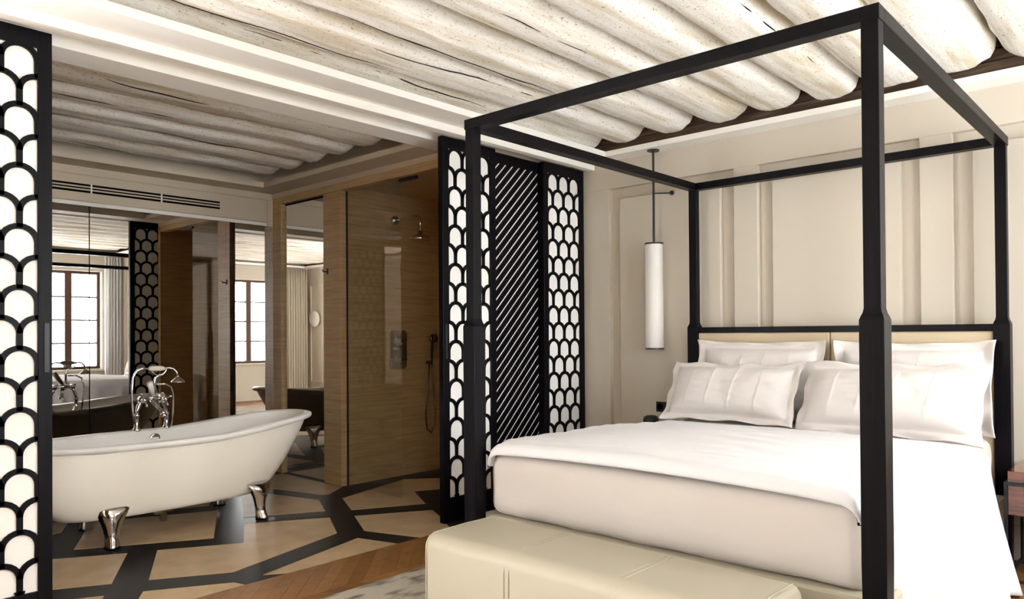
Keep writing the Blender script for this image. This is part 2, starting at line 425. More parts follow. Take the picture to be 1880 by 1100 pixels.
for i, y in enumerate(bed_logs):
    cr = []
    rs = random.Random(i * 11 + 5)
    for k in range((2, 2, 2, 1, 1, 2, 1, 1, 1, 1, 1, 1)[i]):
        xa = rs.uniform(0.4, 2.6); cr.append((xa, xa + rs.uniform(0.7, 2.0), -PI / 2 + rs.choice((-1, 1)) * rs.uniform(0.25, 1.0), rs.uniform(-0.25, 0.25)))
    log_beam(y, XBK, 4.735, 0.172 + 0.008 * math.sin(i * 2.3), 2.680, i + 1, cr)
for i, y in enumerate([4.12, 4.48, 4.85, 5.21, 5.57, 5.93]):
    rs = random.Random(i * 7 + 2); xa = rs.uniform(0.9, 2.2)
    log_beam(y, XBL, 3.42, 0.170 + 0.010 * math.sin(i * 1.7), 2.655, i + 31, [(xa, xa + rs.uniform(0.4, 1.0), -PI / 2 + rs.uniform(-0.7, 0.5), rs.uniform(-0.2, 0.2))])

# floors
tile_edge = 3.525
fl = struct('floor', MB().box(XBK - 0.2, XW + 0.2, YWIN - 0.22, tile_edge, -0.12, -0.016), 'oak3', 'chevron oak floor of the bedroom')
row_w, pitch = 0.45, 0.10
def plank_poly(r, i):
    """parallelogram board in chevron row r"""
    y1 = 3.14 - r * row_w; y0 = y1 - row_w
    sgn = 1 if r % 2 == 0 else -1
    xb = XBK - 0.5 + i * pitch
    sh = -row_w if sgn > 0 else row_w
    g = 0.0012
    p = [(xb + g, y0 + g), (xb + pitch - g, y0 + g), (xb + pitch - sh * -1 * -1 - g if False else xb + pitch - (-sh) - g, y1 - g), (xb - (-sh) + g, y1 - g)]
    return p
def clip_poly(p, a, b, c):
    """keep a*x+b*y<=c"""
    out = []
    for i in range(len(p)):
        P, Q = p[i], p[(i + 1) % len(p)]
        dp, dq = a * P[0] + b * P[1] - c, a * Q[0] + b * Q[1] - c
        if dp <= 0: out.append(P)
        if dp * dq < 0:
            t = dp / (dp - dq); out.append((P[0] + t * (Q[0] - P[0]), P[1] + t * (Q[1] - P[1])))
    return out
rest = [MB(), MB(), MB(), MB()]
shown = 0
for r in range(-1, 10):
    for i in range(0, 72):
        p = plank_poly(r, i)
        for (a, b, c) in ((0, 1, tile_edge), (0, -1, -YWIN), (-1, 0, -XBK), (1, 0, XW)):
            if p: p = clip_poly(p, a, b, c)
        if len(p) < 3: continue
        area = abs(sum(p[k][0] * p[(k + 1) % len(p)][1] - p[(k + 1) % len(p)][0] * p[k][1] for k in range(len(p)))) / 2
        if area < 1e-4: continue
        cx = sum(q[0] for q in p) / len(p); cy = sum(q[1] for q in p) / len(p)
        m = random.choice([0, 0, 1, 2, 2, 3])
        if cy > 2.9 or (cx > 3.7 and cy < 0.9 and cy > -0.3):
            obj('plank', MB().prism(p, -0.016, 0.0), 'oak%d' % m, fl)
        else:
            rest[m].prism(p, -0.016, 0.0)
for m in range(4):
    o = obj('plank_field', rest[m], 'oak%d' % m, fl); o['kind'] = 'stuff'

fb = struct('floor_bath', MB().box(XBL - 0.2, XSB + 0.1, tile_edge, YBB + 0.2, -0.12, -0.001), 'black_stone', 'black stone floor inlaid with beige stone polygons')
TILES = [
    [(1.5, 4.87), (2.16, 4.48), (2.52, 5.17), (1.80, 5.50)],
    [(1.35, 4.75), (1.68, 4.55), (1.42, 4.05), (1.10, 4.23), (0.95, 4.55)],
    [(1.82, 4.48), (2.23, 4.24), (2.46, 4.67), (2.93, 4.38), (2.73, 4.0), (1.92, 3.76), (1.57, 3.97)],
    [(2.97, 5.72), (3.19, 4.91), (3.02, 4.57), (2.54, 4.83), (2.78, 5.30)],
    [(2.75, 3.81), (2.83, 3.527), (2.10, 3.527), (2.00, 3.60)],
    [(3.07, 4.29), (3.54, 4.01), (3.43, 3.8), (3.27, 3.527), (3.01, 3.527), (2.88, 3.92)],
    [(3.34, 4.82), (4.13, 5.05), (4.37, 4.85), (4.25, 4.40), (3.87, 4.61), (3.64, 4.2), (3.16, 4.45)],
    [(3.10, 6.10), (3.585, 6.10), (3.585, 5.18), (3.35, 5.02), (3.30, 5.06), (3.16, 5.60)],
    [(1.48, 3.81), (1.84, 3.6), (1.86, 3.527), (1.30, 3.527)],
    [(1.62, 5.68), (1.69, 5.60), (1.58, 5.36), (1.30, 5.30), (1.05, 5.70), (1.40, 6.05)],
    [(0.75, 4.20), (1.33, 3.89), (1.16, 3.60), (0.80, 3.527), (0.45, 3.75)],
    [(1.85, 5.68), (2.55, 5.36), (2.82, 5.84), (2.70, 6.15), (1.75, 6.15)],
    [(0.85, 4.80), (1.20, 5.12), (1.00, 5.52), (0.40, 5.30), (0.40, 4.80)],
    [(4.42, 4.70), (4.66, 4.85), (4.66, 4.10), (4.35, 4.12)],
]
for t in TILES:
    obj('stone_tile', MB().prism(t, -0.003, 0.0012), 'beige_stone', fb)

# ================================================================== SLIDING SCREENS
PCH, RSP, BAR = 0.1325, 0.1287, 0.0235
Z0P, Z1P, ZT = 0.17, 2.487, 2.562
def screen_frame(t, x0, x1, yf, th=0.045, st=0.056):
    for (a, b) in ((x0, x0 + st), (x1 - st, x1)):
        obj('stile', MB().box(a, b, yf, yf + th, 0.008, ZT), 'dark_wood', t, bevel=0.002)
    obj('rail', MB().box(x0 + st, x1 - st, yf, yf + th, 0.008, Z0P), 'dark_wood', t, bevel=0.002)
    obj('rail', MB().box(x0 + st, x1 - st, yf, yf + th, Z1P, ZT), 'dark_wood', t, bevel=0.002)
def scallop(t, x0, ncol, yf, th=0.045):
    x1 = x0 + ncol * PCH; mb = MB(); r = PCH / 2; h = BAR / 2
    d0, d1 = yf + 0.003, yf + th - 0.003
    def strip(L):
        """L: list of (inner, outer) xz pairs"""
        rings = [[(a[0], d0, a[1]), (b[0], d0, b[1]), (b[0], d1, b[1]), (a[0], d1, a[1])] for a, b in L]
        mb.loft(rings)
    row = 0; zs = Z1P + 0.004 - r
    while zs > Z0P - r:
        cs = [x0 + PCH * (i + (0.5 if row % 2 == 0 else 0)) for i in range(ncol + (0 if row % 2 == 0 else 1))]
        for c in cs:
            seg = []
            for k in range(13):
                a = PI * k / 12; ca, sa = math.cos(a), math.sin(a)
                if x0 - 0.004 <= c + r * ca <= x1 + 0.004:
                    pi = (c + (r - h) * ca, min(zs + (r - h) * sa, Z1P)); po = (c + (r + h) * ca, min(zs + (r + h) * sa, Z1P + 0.01))
                    if min(pi[1], po[1]) > Z0P - 0.01: seg.append((pi, po))
            if len(seg) > 1: strip(seg)
        # legs: between the cells, from the springing down to the crown of the row below
        lx = [x0 + PCH * (i + (0 if row % 2 == 0 else 0.5)) for i in range(ncol + (1 if row % 2 == 0 else 0))]
        zb = max(zs - RSP + r - h * 0.5, Z0P - 0.005)
        if zs > Z0P:
            for x in lx:
                a, b = max(x - h, x0 - 0.002), min(x + h, x1 + 0.002)
                mb.box(a, b, d0, d1, zb, zs)
        zs -= RSP; row += 1
    obj('scallop_lattice', mb, 'dark_wood', t)
    obj('paper_panel', MB().box(x0 - 0.004, x1 + 0.004, yf + 0.013, yf + th - 0.013, Z0P - 0.004, Z1P + 0.004), 'paper', t)
def screen(name, label, x0, x1, yf, pull=None, group='sliding screens between bedroom and bath'):
    t = thing(name, label, 'screen', ((x0 + x1) / 2, yf, 0), group)
    screen_frame(t, x0, x1, yf, st=0.054)
    n = round((x1 - x0 - 0.108) / PCH)
    scallop(t, x0 + 0.054, n, yf)
    if pull:
        fr = MB(); a, b, z0, z1 = pull
        obj('pull_recess', MB().box(a, b, yf - 0.001, yf + 0.003, z0, z1), 'black_metal', t)
        e = 0.003
        fr.box(a - e, a, yf - 0.003, yf + 0.003, z0 - e, z1 + e).box(b, b + e, yf - 0.003, yf + 0.003, z0 - e, z1 + e)
        fr.box(a, b, yf - 0.003, yf + 0.003, z0 - e, z0).box(a, b, yf - 0.003, yf + 0.003, z1, z1 + e)
        obj('pull_frame', fr, 'dark_wood', t)
    return t
W4 = 4 * PCH + 0.108
W3 = 3 * PCH + 0.108
screen('sliding_screen', 'dark wooden scallop screen backed with white paper, beside the tub\'s near end', 1.036 - W4, 1.036, YS, (1.006, 1.026, 1.10, 1.31))
screen('sliding_screen', 'narrow dark scallop screen standing behind the near bed post, next to the shower', 3.307, 3.307 + W3, YS, (3.325, 3.345, 1.09, 1.32))
screen('sliding_screen', 'dark scallop screen standing against the panelled head wall', 4.845 - W3, 4.845, YS)
# slatted leaf on the rear track
t = thing('slatted_screen', 'dark wooden screen of diagonal slats between two scallop screens', 'screen', (4.08, YS + 0.06, 0), 'sliding screens between bedroom and bath')
sx0, sx1, yf = 3.77, 4.395, YS + 0.06
screen_frame(t, sx0, sx1, yf, st=0.046)
a0, a1 = sx0 + 0.046, sx1 - 0.046
obj('paper_panel', MB().box(a0 - 0.004, a1 + 0.004, yf + 0.009, yf + 0.036, Z0P - 0.004, Z1P + 0.004), 'paper', t)
VP_, GAP = 0.0731, 0.019
z = Z0P - (a1 - a0) - 0.02
while z < Z1P:
    p = [(a0, z), (a1, z + a1 - a0), (a1, z + a1 - a0 + VP_ - GAP), (a0, z + VP_ - GAP)]
    p = clip_poly(p, 0, 1, Z1P)
    if p: p = clip_poly(p, 0, -1, -Z0P)
    if len(p) > 2:
        n = len(p)
        mb = MB().add([(x, yf + 0.001, q) for x, q in p] + [(x, yf + 0.0085, q) for x, q in p],
                      [tuple(range(n)), tuple(range(2 * n - 1, n - 1, -1))] + [(i, n + i, n + (i + 1) % n, (i + 1) % n) for i in range(n)])
        obj('slat', mb, 'dark_wood', t)
    z += VP_

# ================================================================== BATH
tag(obj('wall_mirror', MB().box(XBL, 2.04, YBB - 0.002, YBB + 0.004, 0.005, 2.256), 'mirror'), 'wall mirror sheet at far left, showing the reflected window, behind the tub', 'mirror', 'mirror sheets on the bath wall')
tag(obj('wall_mirror', MB().box(2.043, XSD - 0.001, YBB - 0.002, YBB + 0.004, 0.005, 2.256), 'mirror'), 'large wall mirror sheet behind the tub taps, reflecting the scallop screen', 'mirror', 'mirror sheets on the bath wall')
obj('mirror_joint', MB().box(2.038, 2.045, YBB - 0.0025, YBB - 0.001, 0.005, 2.256), 'black_void', wb)
nm = thing('niche_mirror', 'tall narrow mirror set in the travertine side wall beside the pier', 'mirror', (XSD + 0.04, 5.78, 0))
obj('mirror_sheet', MB().box(XSD + 0.030, XSD + 0.045, 5.449, 6.105, 0.004, 2.430), 'mirror', nm)
# vent
v = thing('air_vent', 'long cream slotted air vent above the bath mirror', 'vent', (2.2, YBB - 0.01, 2.39))
obj('painted_slot_dark', MB().box(1.30, 3.085, YBB - 0.006, YBB - 0.0045, 2.358, 2.424), 'black_void', v)  # flat black sheet paints the dark inside the vent slots
for k in range(2):
    zc = 2.380 + k * 0.0225
    obj('blade', MB().box(1.30, 3.085, YBB - 0.010, YBB - 0.005, zc - 0.0055, zc + 0.0055), 'bath_paint', v)
for x in (2.05, 2.58):
    obj('divider', MB().box(x, x + 0.010, YBB - 0.012, YBB - 0.005, 2.356, 2.426), 'white_trim', v)

# roll-top tub
TX0, TX1, TY, TB = 1.20, 3.135, 5.0, 0.372
def rimz(x): return 0.598 + 0.075 * sstep(2.15, 3.15, x) + 0.012 * sstep(1.6, 1.2, x)
def tub_ring(xl, xr, hw, zf, n=72, ex=2.5):
    cx, a = (xl + xr) / 2, (xr - xl) / 2
    R = []
    for k in range(n):
        t = 2 * PI * k / n; c, s = math.cos(t), math.sin(t)
        x = cx + a * math.copysign(abs(c) ** (2 / ex), c); y = TY + hw * math.copysign(abs(s) ** (2 / ex), s)
        R.append((x, y, zf(x)))
    return R
def at_h(h):
    q = 1 - h
    return (TX0 + 0.035 + 0.04 * q + 0.15 * q ** 5, TX1 - 0.045 - 0.36 * q ** 1.1 - 0.06 * q ** 7, TB - 0.035 - 0.018 * q - 0.035 * q ** 6)
tub = thing('bathtub', 'freestanding cream roll top tub on chrome claw feet', 'bathtub', (2.2, TY, 0))
rings = []
zb = 0.165
for h in (0.0, 0.02, 0.06, 0.12, 0.2, 0.3, 0.42, 0.55, 0.7, 0.85, 1.0):
    xl, xr, hw = at_h(h)
    if h == 0.0: xl += 0.06; xr -= 0.05; hw -= 0.05
    rings.append(tub_ring(xl, xr, hw, lambda x, h=h: zb + h * (rimz(x) - 0.02 - zb), ex=2.5 + 1.0 * (1 - h)))
obj('outer_shell', MB().loft(rings, cap1=False), 'enamel_out', tub, smooth=True)
rings = []
for (dx, dz) in ((0.0, -0.022), (0.018, -0.030), (0.036, -0.022), (0.043, -0.006), (0.038, 0.008), (0.022, 0.014), (0.0, 0.012), (-0.02, 0.0), (-0.03, -0.03)):
    rings.append(tub_ring(TX0 + 0.035 - dx, TX1 - 0.045 + dx, TB - 0.035 + dx, lambda x, dz=dz: rimz(x) + dz))
for h in (0.85, 0.65, 0.45, 0.3, 0.2, 0.14):
    xl, xr, hw = at_h(h)
    k = 0.04 if h > 0.25 else 0.07
    if h == 0.14: k = 0.16
    rings.append(tub_ring(xl + k, xr - k, hw - k, lambda x, h=h: zb + h * (rimz(x) - zb), ex=2.5 + 0.8 * (1 - h)))
obj('basin', MB().loft(rings, cap0=False), 'enamel_in', tub, smooth=True)
def claw(x, y, sx, sy):
    """ornate cast foot: spreads against the shell, narrows to an ankle, ends in toes"""
    f = MB(); secs = [(0.262, -0.020, 0.070, 0.018), (0.250, 0.012, 0.092, 0.028), (0.228, 0.030, 0.094, 0.036), (0.195, 0.038, 0.078, 0.036), (0.155, 0.040, 0.057, 0.033), (0.11, 0.038, 0.044, 0.028),
                      (0.07, 0.040, 0.037, 0.026), (0.04, 0.046, 0.038, 0.032), (0.018, 0.052, 0.042, 0.040), (0.002, 0.052, 0.040, 0.038)]
    out = Vector((sx * 0.28, sy * 1.0, 0)).normalized(); side = Vector((-out.y, out.x, 0))
    rr = []
    for z, o, w, d in secs:
        ring = []
        for k in range(18):
            t = 2 * PI * k / 18
            rib = 1 + (0.13 * math.cos(3 * t) if z < 0.2 else 0.05 * math.cos(3 * t))
            c = Vector((x, y, z)) + out * (o - 0.04 + d * math.cos(t) * rib) + side * (w * math.sin(t) * rib)
            ring.append(tuple(c))
        rr.append(ring)
    f.loft(rr)
    return f
for (x, y, sx, sy) in ((1.655, 4.712, -1, -1), (2.60, 4.702, 1, -1), (1.70, 5.288, -1, 1), (2.60, 5.298, 1, 1)):
    obj('claw_foot', claw(x, y, sx, sy), 'chrome', tub, smooth=True)
ov = MB()
ov.lathe([(0.030, 0.0), (0.036, 0.003), (0.036, 0.008), (0.026, 0.010), (0.024, 0.004)], (2.14, 5.315, 0.545), 'y', 20)
R = Matrix.Rotation(PI, 3, 'Z')
obj('overflow_ring', MB().add([(2.14 + (p[0] - 2.14), 5.306 - (p[1] - 5.315), p[2]) for p in ov.v], [f[::-1] for f in ov.f]), 'chrome', tub, smooth=True)
obj('waste_pipe', MB().tube([(2.14, 5.05, 0.17), (2.14, 5.05, 0.10), (2.14, 5.16, 0.08), (2.14, 5.16, 0.0)], 0.02), 'chrome', tub, smooth=True)
obj('drain_cup', MB().lathe([(0.02, 0.165), (0.035, 0.15), (0.03, 0.11), (0.018, 0.10)], (2.02, 4.95, 0)), 'chrome', tub, smooth=True)

# bath tap set on the far rim
tp = thing('bath_tap_set', 'chrome bath mixer with cradled hand shower on the tub\'s far rim', 'tap', (2.13, 5.34, 0.60))
yt = 5.345
def arc(c, r, a0, a1, n, plane='xz', y=None):
    return [(c[0] + r * math.cos(a0 + (a1 - a0) * i / n), yt if y is None else y, c[1] + r * math.sin(a0 + (a1 - a0) * i / n)) for i in range(n + 1)]
for x in (2.035, 2.235):
    s = 1 if x < 2.1 else -1
    obj('pillar', MB().lathe([(0.026, 0.60), (0.026, 0.615), (0.016, 0.625), (0.0145, 0.70), (0.019, 0.705), (0.019, 0.715), (0.013, 0.72)], (x, yt, 0)), 'chrome', tp, smooth=True)
    obj('swept_arm', MB().tube([(x, yt, 0.715), (x + s * 0.004, yt, 0.745), (x + s * 0.02, yt, 0.785), (x + s * 0.03, yt, 0.81)], [0.013, 0.012, 0.015, 0.018]), 'chrome', tp, smooth=True)
    hx = x + s * 0.03
    obj('valve_body', MB().lathe([(0.012, -0.035), (0.022, -0.03), (0.022, 0.02), (0.014, 0.03), (0.014, 0.045)], (hx, yt - 0.01, 0.815), 'y'), 'chrome', tp, smooth=True)
    hd = MB()
    for a in (0.4, 0.4 + PI / 2):
        hd.tube([(hx - 0.042 * math.cos(a), yt - 0.055, 0.815 - 0.042 * math.sin(a)), (hx + 0.042 * math.cos(a), yt - 0.055, 0.815 + 0.042 * math.sin(a))], 0.0065, 8)
        for q in (-1, 1): hd.ball((hx + q * 0.042 * math.cos(a), yt - 0.055, 0.815 + q * 0.042 * math.sin(a)), 0.010, 10)
    hd.ball((hx, yt - 0.055, 0.815), 0.016, 12)
    obj('cross_handle', hd, 'chrome', tp, smooth=True)
obj('crossbar', MB().tube([(2.065, yt, 0.815), (2.10, yt, 0.82), (2.135, yt, 0.825), (2.17, yt, 0.82), (2.205, yt, 0.815)], [0.013, 0.013, 0.022, 0.013, 0.013]), 'chrome', tp, smooth=True)
obj('spout', MB().tube([(2.135, yt, 0.82), (2.135, yt - 0.03, 0.79), (2.15, yt - 0.08, 0.755), (2.16, yt - 0.12, 0.735), (2.162, yt - 0.135, 0.715)], [0.017, 0.016, 0.015, 0.016, 0.019]), 'chrome', tp, smooth=True)
obj('spout_mouth', MB().lathe([(0.019, 0.70), (0.021, 0.705), (0.021, 0.72), (0.012, 0.725)], (2.162, yt - 0.138, 0)), 'chrome', tp, smooth=True)
obj('lever_grip', MB().tube([(2.135, yt - 0.02, 0.845), (2.115, yt - 0.05, 0.885), (2.09, yt - 0.08, 0.935)], [0.012, 0.018, 0.021], 12), 'ceramic', tp, smooth=True)
obj('riser', MB().tube([(2.155, yt, 0.825), (2.155, yt, 0.93), (2.157, yt, 0.96), (2.175, yt, 0.972), (2.20, yt, 0.975)], 0.0085, 10), 'chrome', tp, smooth=True)
cr = MB().tube(arc((2.185, 1.03), 0.052, PI * 1.02, PI * 1.98, 12), 0.0065, 8)
obj('cradle', cr, 'chrome', tp, smooth=True)
obj('handset_grip', MB().tube([(2.115, yt, 1.025), (2.13, yt, 1.027), (2.165, yt, 1.027), (2.205, yt, 1.026), (2.225, yt, 1.024)], [0.010, 0.017, 0.019, 0.017, 0.010], 14), 'ceramic', tp, smooth=True)
obj('handset_neck', MB().tube([(2.225, yt, 1.024), (2.255, yt, 1.028), (2.285, yt - 0.005, 1.020), (2.305, yt - 0.01, 0.995), (2.31, yt - 0.012, 0.965)], [0.008, 0.007, 0.007, 0.008, 0.012], 10), 'chrome', tp, smooth=True)
obj('handset_rose', MB().lathe([(0.012, 0.965), (0.018, 0.955), (0.036, 0.938), (0.046, 0.928), (0.044, 0.922)], (2.312, yt - 0.012, 0)), 'chrome', tp, smooth=True)
obj('shower_hose', MB().tube([(2.115, yt, 1.025), (2.075, yt, 1.03), (2.035, yt, 1.015), (2.012, yt, 0.97), (2.005, yt, 0.88), (2.006, yt, 0.78), (2.012, yt, 0.70), (2.03, yt, 0.66)], 0.0075, 10), 'chrome', tp, smooth=True)
obj('supply_hose', MB().tube([(2.17, yt + 0.012, 0.915), (2.23, yt + 0.012, 0.915), (2.275, yt + 0.012, 0.89), (2.292, yt + 0.012, 0.82), (2.285, yt + 0.012, 0.70), (2.272, yt + 0.012, 0.60)], 0.0075, 10), 'chrome', tp, smooth=True)

# shower
gl = thing('shower_glass', 'clear frameless glass panel across half the shower opening', 'glass panel', (XSD + 0.06, 4.84, 0))
obj('glass_sheet', MB().box(XSD + 0.058, XSD + 0.066, 4.49, 5.194, 0.002, 2.449), 'shower_glass', gl)
obj('glass_clip', MB().box(XSD + 0.050, XSD + 0.074, 4.30, 4.50, 2.425, 2.449), 'black_metal', gl)
obj('wall_channel', MB().box(XSD + 0.055, XSD + 0.069, 5.188, 5.1965, 0.002, 2.449), 'black_metal', gl)
mx = thing('shower_mixer', 'chrome shower mixer plate with two dials on the travertine wall', 'shower mixer', (4.18, YSH, 1.12))
pl = []
for (dx, dz) in ((-0.070, -0.172), (0.070, -0.172), (0.092, -0.145), (0.092, 0.145), (0.070, 0.172), (-0.070, 0.172), (-0.092, 0.145), (-0.092, -0.145)):
    pl.append((4.182 + dx, 1.118 + dz))
n = 8
obj('plate', MB().add([(x, YSH - 0.022, q) for x, q in pl] + [(x, YSH, q) for x, q in pl],
    [tuple(range(n)), tuple(range(2 * n - 1, n - 1, -1))] + [(i, n + i, n + (i + 1) % n, (i + 1) % n) for i in range(n)]), 'chrome_dark_reflection', mx, bevel=0.004)
for zz in (1.20, 1.035):
    d = MB().lathe([(0.045, 0), (0.045, -0.012), (0.03, -0.018), (0.028, -0.055), (0.02, -0.06)], (4.182, YSH - 0.021, zz), 'y')
    obj('dial', MB().add(d.v, [f[::-1] for f in d.f]), 'chrome_dark_reflection', mx, smooth=True)
    obj('dial_bar', MB().tube([(4.182 - 0.05, YSH - 0.068, zz), (4.182 + 0.05, YSH - 0.068, zz)], 0.009, 8), 'chrome_dark_reflection', mx, smooth=True)
obj('diverter_bar', MB().tube([(4.135, YSH - 0.035, 1.13), (4.23, YSH - 0.035, 1.13)], 0.012, 8), 'chrome_dark_reflection', mx, smooth=True)
sh = thing('overhead_shower', 'chrome overhead shower rose on a bent wall arm', 'shower', (4.157, YSH, 2.26))
obj('wall_rosette', MB().lathe([(0.045, 0), (0.045, -0.02), (0.03, -0.035), (0.014, -0.045)], (4.157, YSH, 2.26), 'y'), 'chrome', sh, smooth=True)
obj('arm', MB().tube([(4.157, YSH, 2.26), (4.157, 5.05, 2.262), (4.157, 4.90, 2.265), (4.157, 4.86, 2.255), (4.157, 4.845, 2.22), (4.157, 4.845, 2.13)], 0.011, 10), 'chrome', sh, smooth=True)
obj('rose', MB().lathe([(0.014, 2.14), (0.022, 2.125), (0.03, 2.105), (0.085, 2.085), (0.10, 2.07), (0.10, 2.055), (0.09, 2.05)], (4.157, 4.845, 0), seg=28), 'chrome', sh, smooth=True)
hs = thing('hand_shower', 'dark hand shower hanging on the shower wall with looping hose', 'hand shower', (4.55, YSH, 1.2))
obj('handset', MB().tube([(4.548, YSH - 0.045, 1.02), (4.548, YSH - 0.045, 1.12), (4.548, YSH - 0.05, 1.17), (4.548, YSH - 0.06, 1.20)], [0.011, 0.015, 0.012, 0.014]), 'black_metal', hs, smooth=True)
obj('spray_head', MB().lathe([(0.012, 0.02), (0.035, 0.012), (0.042, -0.004), (0.040, -0.02)], (4.548, YSH - 0.06, 1.215), 'y', 18), 'chrome_dark_reflection', hs, smooth=True)
obj('bracket', MB().tube([(4.53, YSH, 0.995), (4.53, YSH - 0.05, 0.995)], 0.016, 10), 'chrome_dark_reflection', hs, smooth=True)
obj('hose', MB().tube([(4.548, YSH - 0.045, 1.02), (4.553, YSH - 0.045, 0.90), (4.575, YSH - 0.04, 0.72), (4.60, YSH - 0.035, 0.56), (4.595, YSH - 0.03, 0.42), (4.55, YSH - 0.028, 0.35), (4.50, YSH - 0.028, 0.39), (4.485, YSH - 0.028, 0.52), (4.51, YSH - 0.03, 0.75), (4.53, YSH - 0.03, 0.99)], 0.0075, 10), 'chrome_dark_reflection', hs, smooth=True)
hk = thing('robe_hook', 'small black robe hook on the travertine pier', 'hook', (XSD, 5.38, 1.79))
obj('hook_plate', MB().box(XSD - 0.006, XSD, 5.372, 5.392, 1.765, 1.815), 'black_metal', hk)
obj('hook_peg', MB().tube([(XSD, 5.382, 1.785), (XSD - 0.045, 5.382, 1.785), (XSD - 0.05, 5.382, 1.80)], 0.006, 8), 'black_metal', hk)

# ================================================================== BED
PX0, PX1, PY0, PY1 = 2.562, 4.748, 0.755, 2.590
bed = thing('four_poster_bed', 'dark wooden four-poster bed frame with open canopy and cream leather headboard', 'bed', (3.65, 1.67, 0))
def post(x, y):
    a, b = 0.0385, 0.0270
    R = []
    for z, h in ((0.0, a - 0.006), (0.02, a - 0.006), (0.5, a), (1.284, a), (1.288, a), (1.300, a - 0.004), (1.310, b + 0.003), (1.325, b), (1.34, b), (2.252, b)):
        R.append([(x - h, y - h, z), (x + h, y - h, z), (x + h, y + h, z), (x - h, y + h, z)])
    return MB().loft(R)
for x in (PX0, PX1):
    for y in (PY0, PY1):
        obj('post', post(x, y), 'dark_wood', bed, bevel=0.002)
ro = 0.0305
X0, X1, Y0, Y1 = PX0 - ro, PX1 + ro, PY0 - ro, PY1 + ro
obj('canopy_rail', MB().box(X0, X0 + 2 * ro, Y0, Y1, 2.2505, 2.2985), 'dark_wood', bed, bevel=0.0015)
obj('canopy_rail', MB().box(X1 - 2 * ro, X1, Y0, Y1, 2.2505, 2.2985), 'dark_wood', bed, bevel=0.0015)
obj('canopy_rail', MB().box(X0 + 2 * ro, X1 - 2 * ro, Y0, Y0 + 2 * ro, 2.2505, 2.2985), 'dark_wood', bed, bevel=0.0015)
obj('canopy_rail', MB().box(X0 + 2 * ro, X1 - 2 * ro, Y1 - 2 * ro, Y1, 2.2505, 2.2985), 'dark_wood', bed, bevel=0.0015)
obj('headboard_rail', MB().box(4.715, 4.775, PY0 + 0.03, PY1 - 0.03, 1.250, 1.288), 'dark_wood', bed, bevel=0.003)
for (y0, y1) in ((PY0 + 0.039, 1.655), (1.657, PY1 - 0.039)):
    obj('headboard_panel', MB().box(4.725, 4.77, y0, y1, 0.36, 1.2495), 'headboard_leather', bed, bevel=0.008)
obj('bed_base', MB().box(2.60, 4.72, PY0 - 0.015, PY1 + 0.015, 0.07, 0.371), 'cream_leather', bed, bevel=0.012)
obj('plinth', MB().box(2.70, 4.66, PY0 + 0.08, PY1 - 0.08, 0.0, 0.07), 'black_metal', bed)

# mattress with a fitted sheet
def rbox(x0, x1, y0, y1, z0, z1, r, puff=0.0, res=0.05, seed=0, amp=0.004):
    """rounded box, gently puffed, as one closed surface"""
    nx, ny, nzn = max(4, int((x1 - x0) / res)), max(4, int((y1 - y0) / res)), max(4, int((z1 - z0) / res))
    bm = bmesh.new(); bmesh.ops.create_cube(bm, size=2)
    me = None
    mb = MB(); idx = {}
    def V(i, j, k):
        key = (i, j, k)
        if key in idx: return idx[key]
        x = x0 + (x1 - x0) * i / nx; y = y0 + (y1 - y0) * j / ny; z = z0 + (z1 - z0) * k / nzn
        c = Vector((min(max(x, x0 + r), x1 - r), min(max(y, y0 + r), y1 - r), min(max(z, z0 + r), z1 - r)))
        d = Vector((x, y, z)) - c
        if d.length > 1e-6: p = c + d.normalized() * r if True else c
        else: p = Vector((x, y, z))
        if d.length > 1e-6:
            m = max(abs(d.x), abs(d.y), abs(d.z)); p = c + d.normalized() * (r * (m / r) if False else r) if d.length >= r * 0.0 else p
        nrm = d.normalized() if d.length > 1e-6 else Vector((0, 0, 0))
        u, v, w = (x - x0) / (x1 - x0), (y - y0) / (y1 - y0), (z - z0) / (z1 - z0)
        pf = puff * (16 * u * (1 - u) * v * (1 - v) if abs(nrm.z) > 0.5 else 4 * w * (1 - w))
        p = p + nrm * (pf + amp * nz(x * 5 + seed, y * 5, z * 9))
        idx[key] = len(mb.v); mb.v.append(tuple(p)); return idx[key]
    for i in range(nx):
        for j in range(ny):
            mb.f.append((V(i, j, 0), V(i, j + 1, 0), V(i + 1, j + 1, 0), V(i + 1, j, 0)))
            mb.f.append((V(i, j, nzn), V(i + 1, j, nzn), V(i + 1, j + 1, nzn), V(i, j + 1, nzn)))
    for i in range(nx):
        for k in range(nzn):
            mb.f.append((V(i, 0, k), V(i + 1, 0, k), V(i + 1, 0, k + 1), V(i, 0, k + 1)))
            mb.f.append((V(i, ny, k), V(i, ny, k + 1), V(i + 1, ny, k + 1), V(i + 1, ny, k)))
    for j in range(ny):
        for k in range(nzn):
            mb.f.append((V(0, j, k), V(0, j, k + 1), V(0, j + 1, k + 1), V(0, j + 1, k)))
            mb.f.append((V(nx, j, k), V(nx, j + 1, k), V(nx, j + 1, k + 1), V(nx, j, k + 1)))
    bm.free()
    return mb
MX0 = 2.622
tag(obj('mattress', rbox(MX0, 4.70, 0.805, 2.545, 0.372, 0.676, 0.050, 0.008, 0.03, 3, 0.006), 'sheet', smooth=True), 'thick mattress in a white fitted sheet, its end bare above the bench', 'mattress')

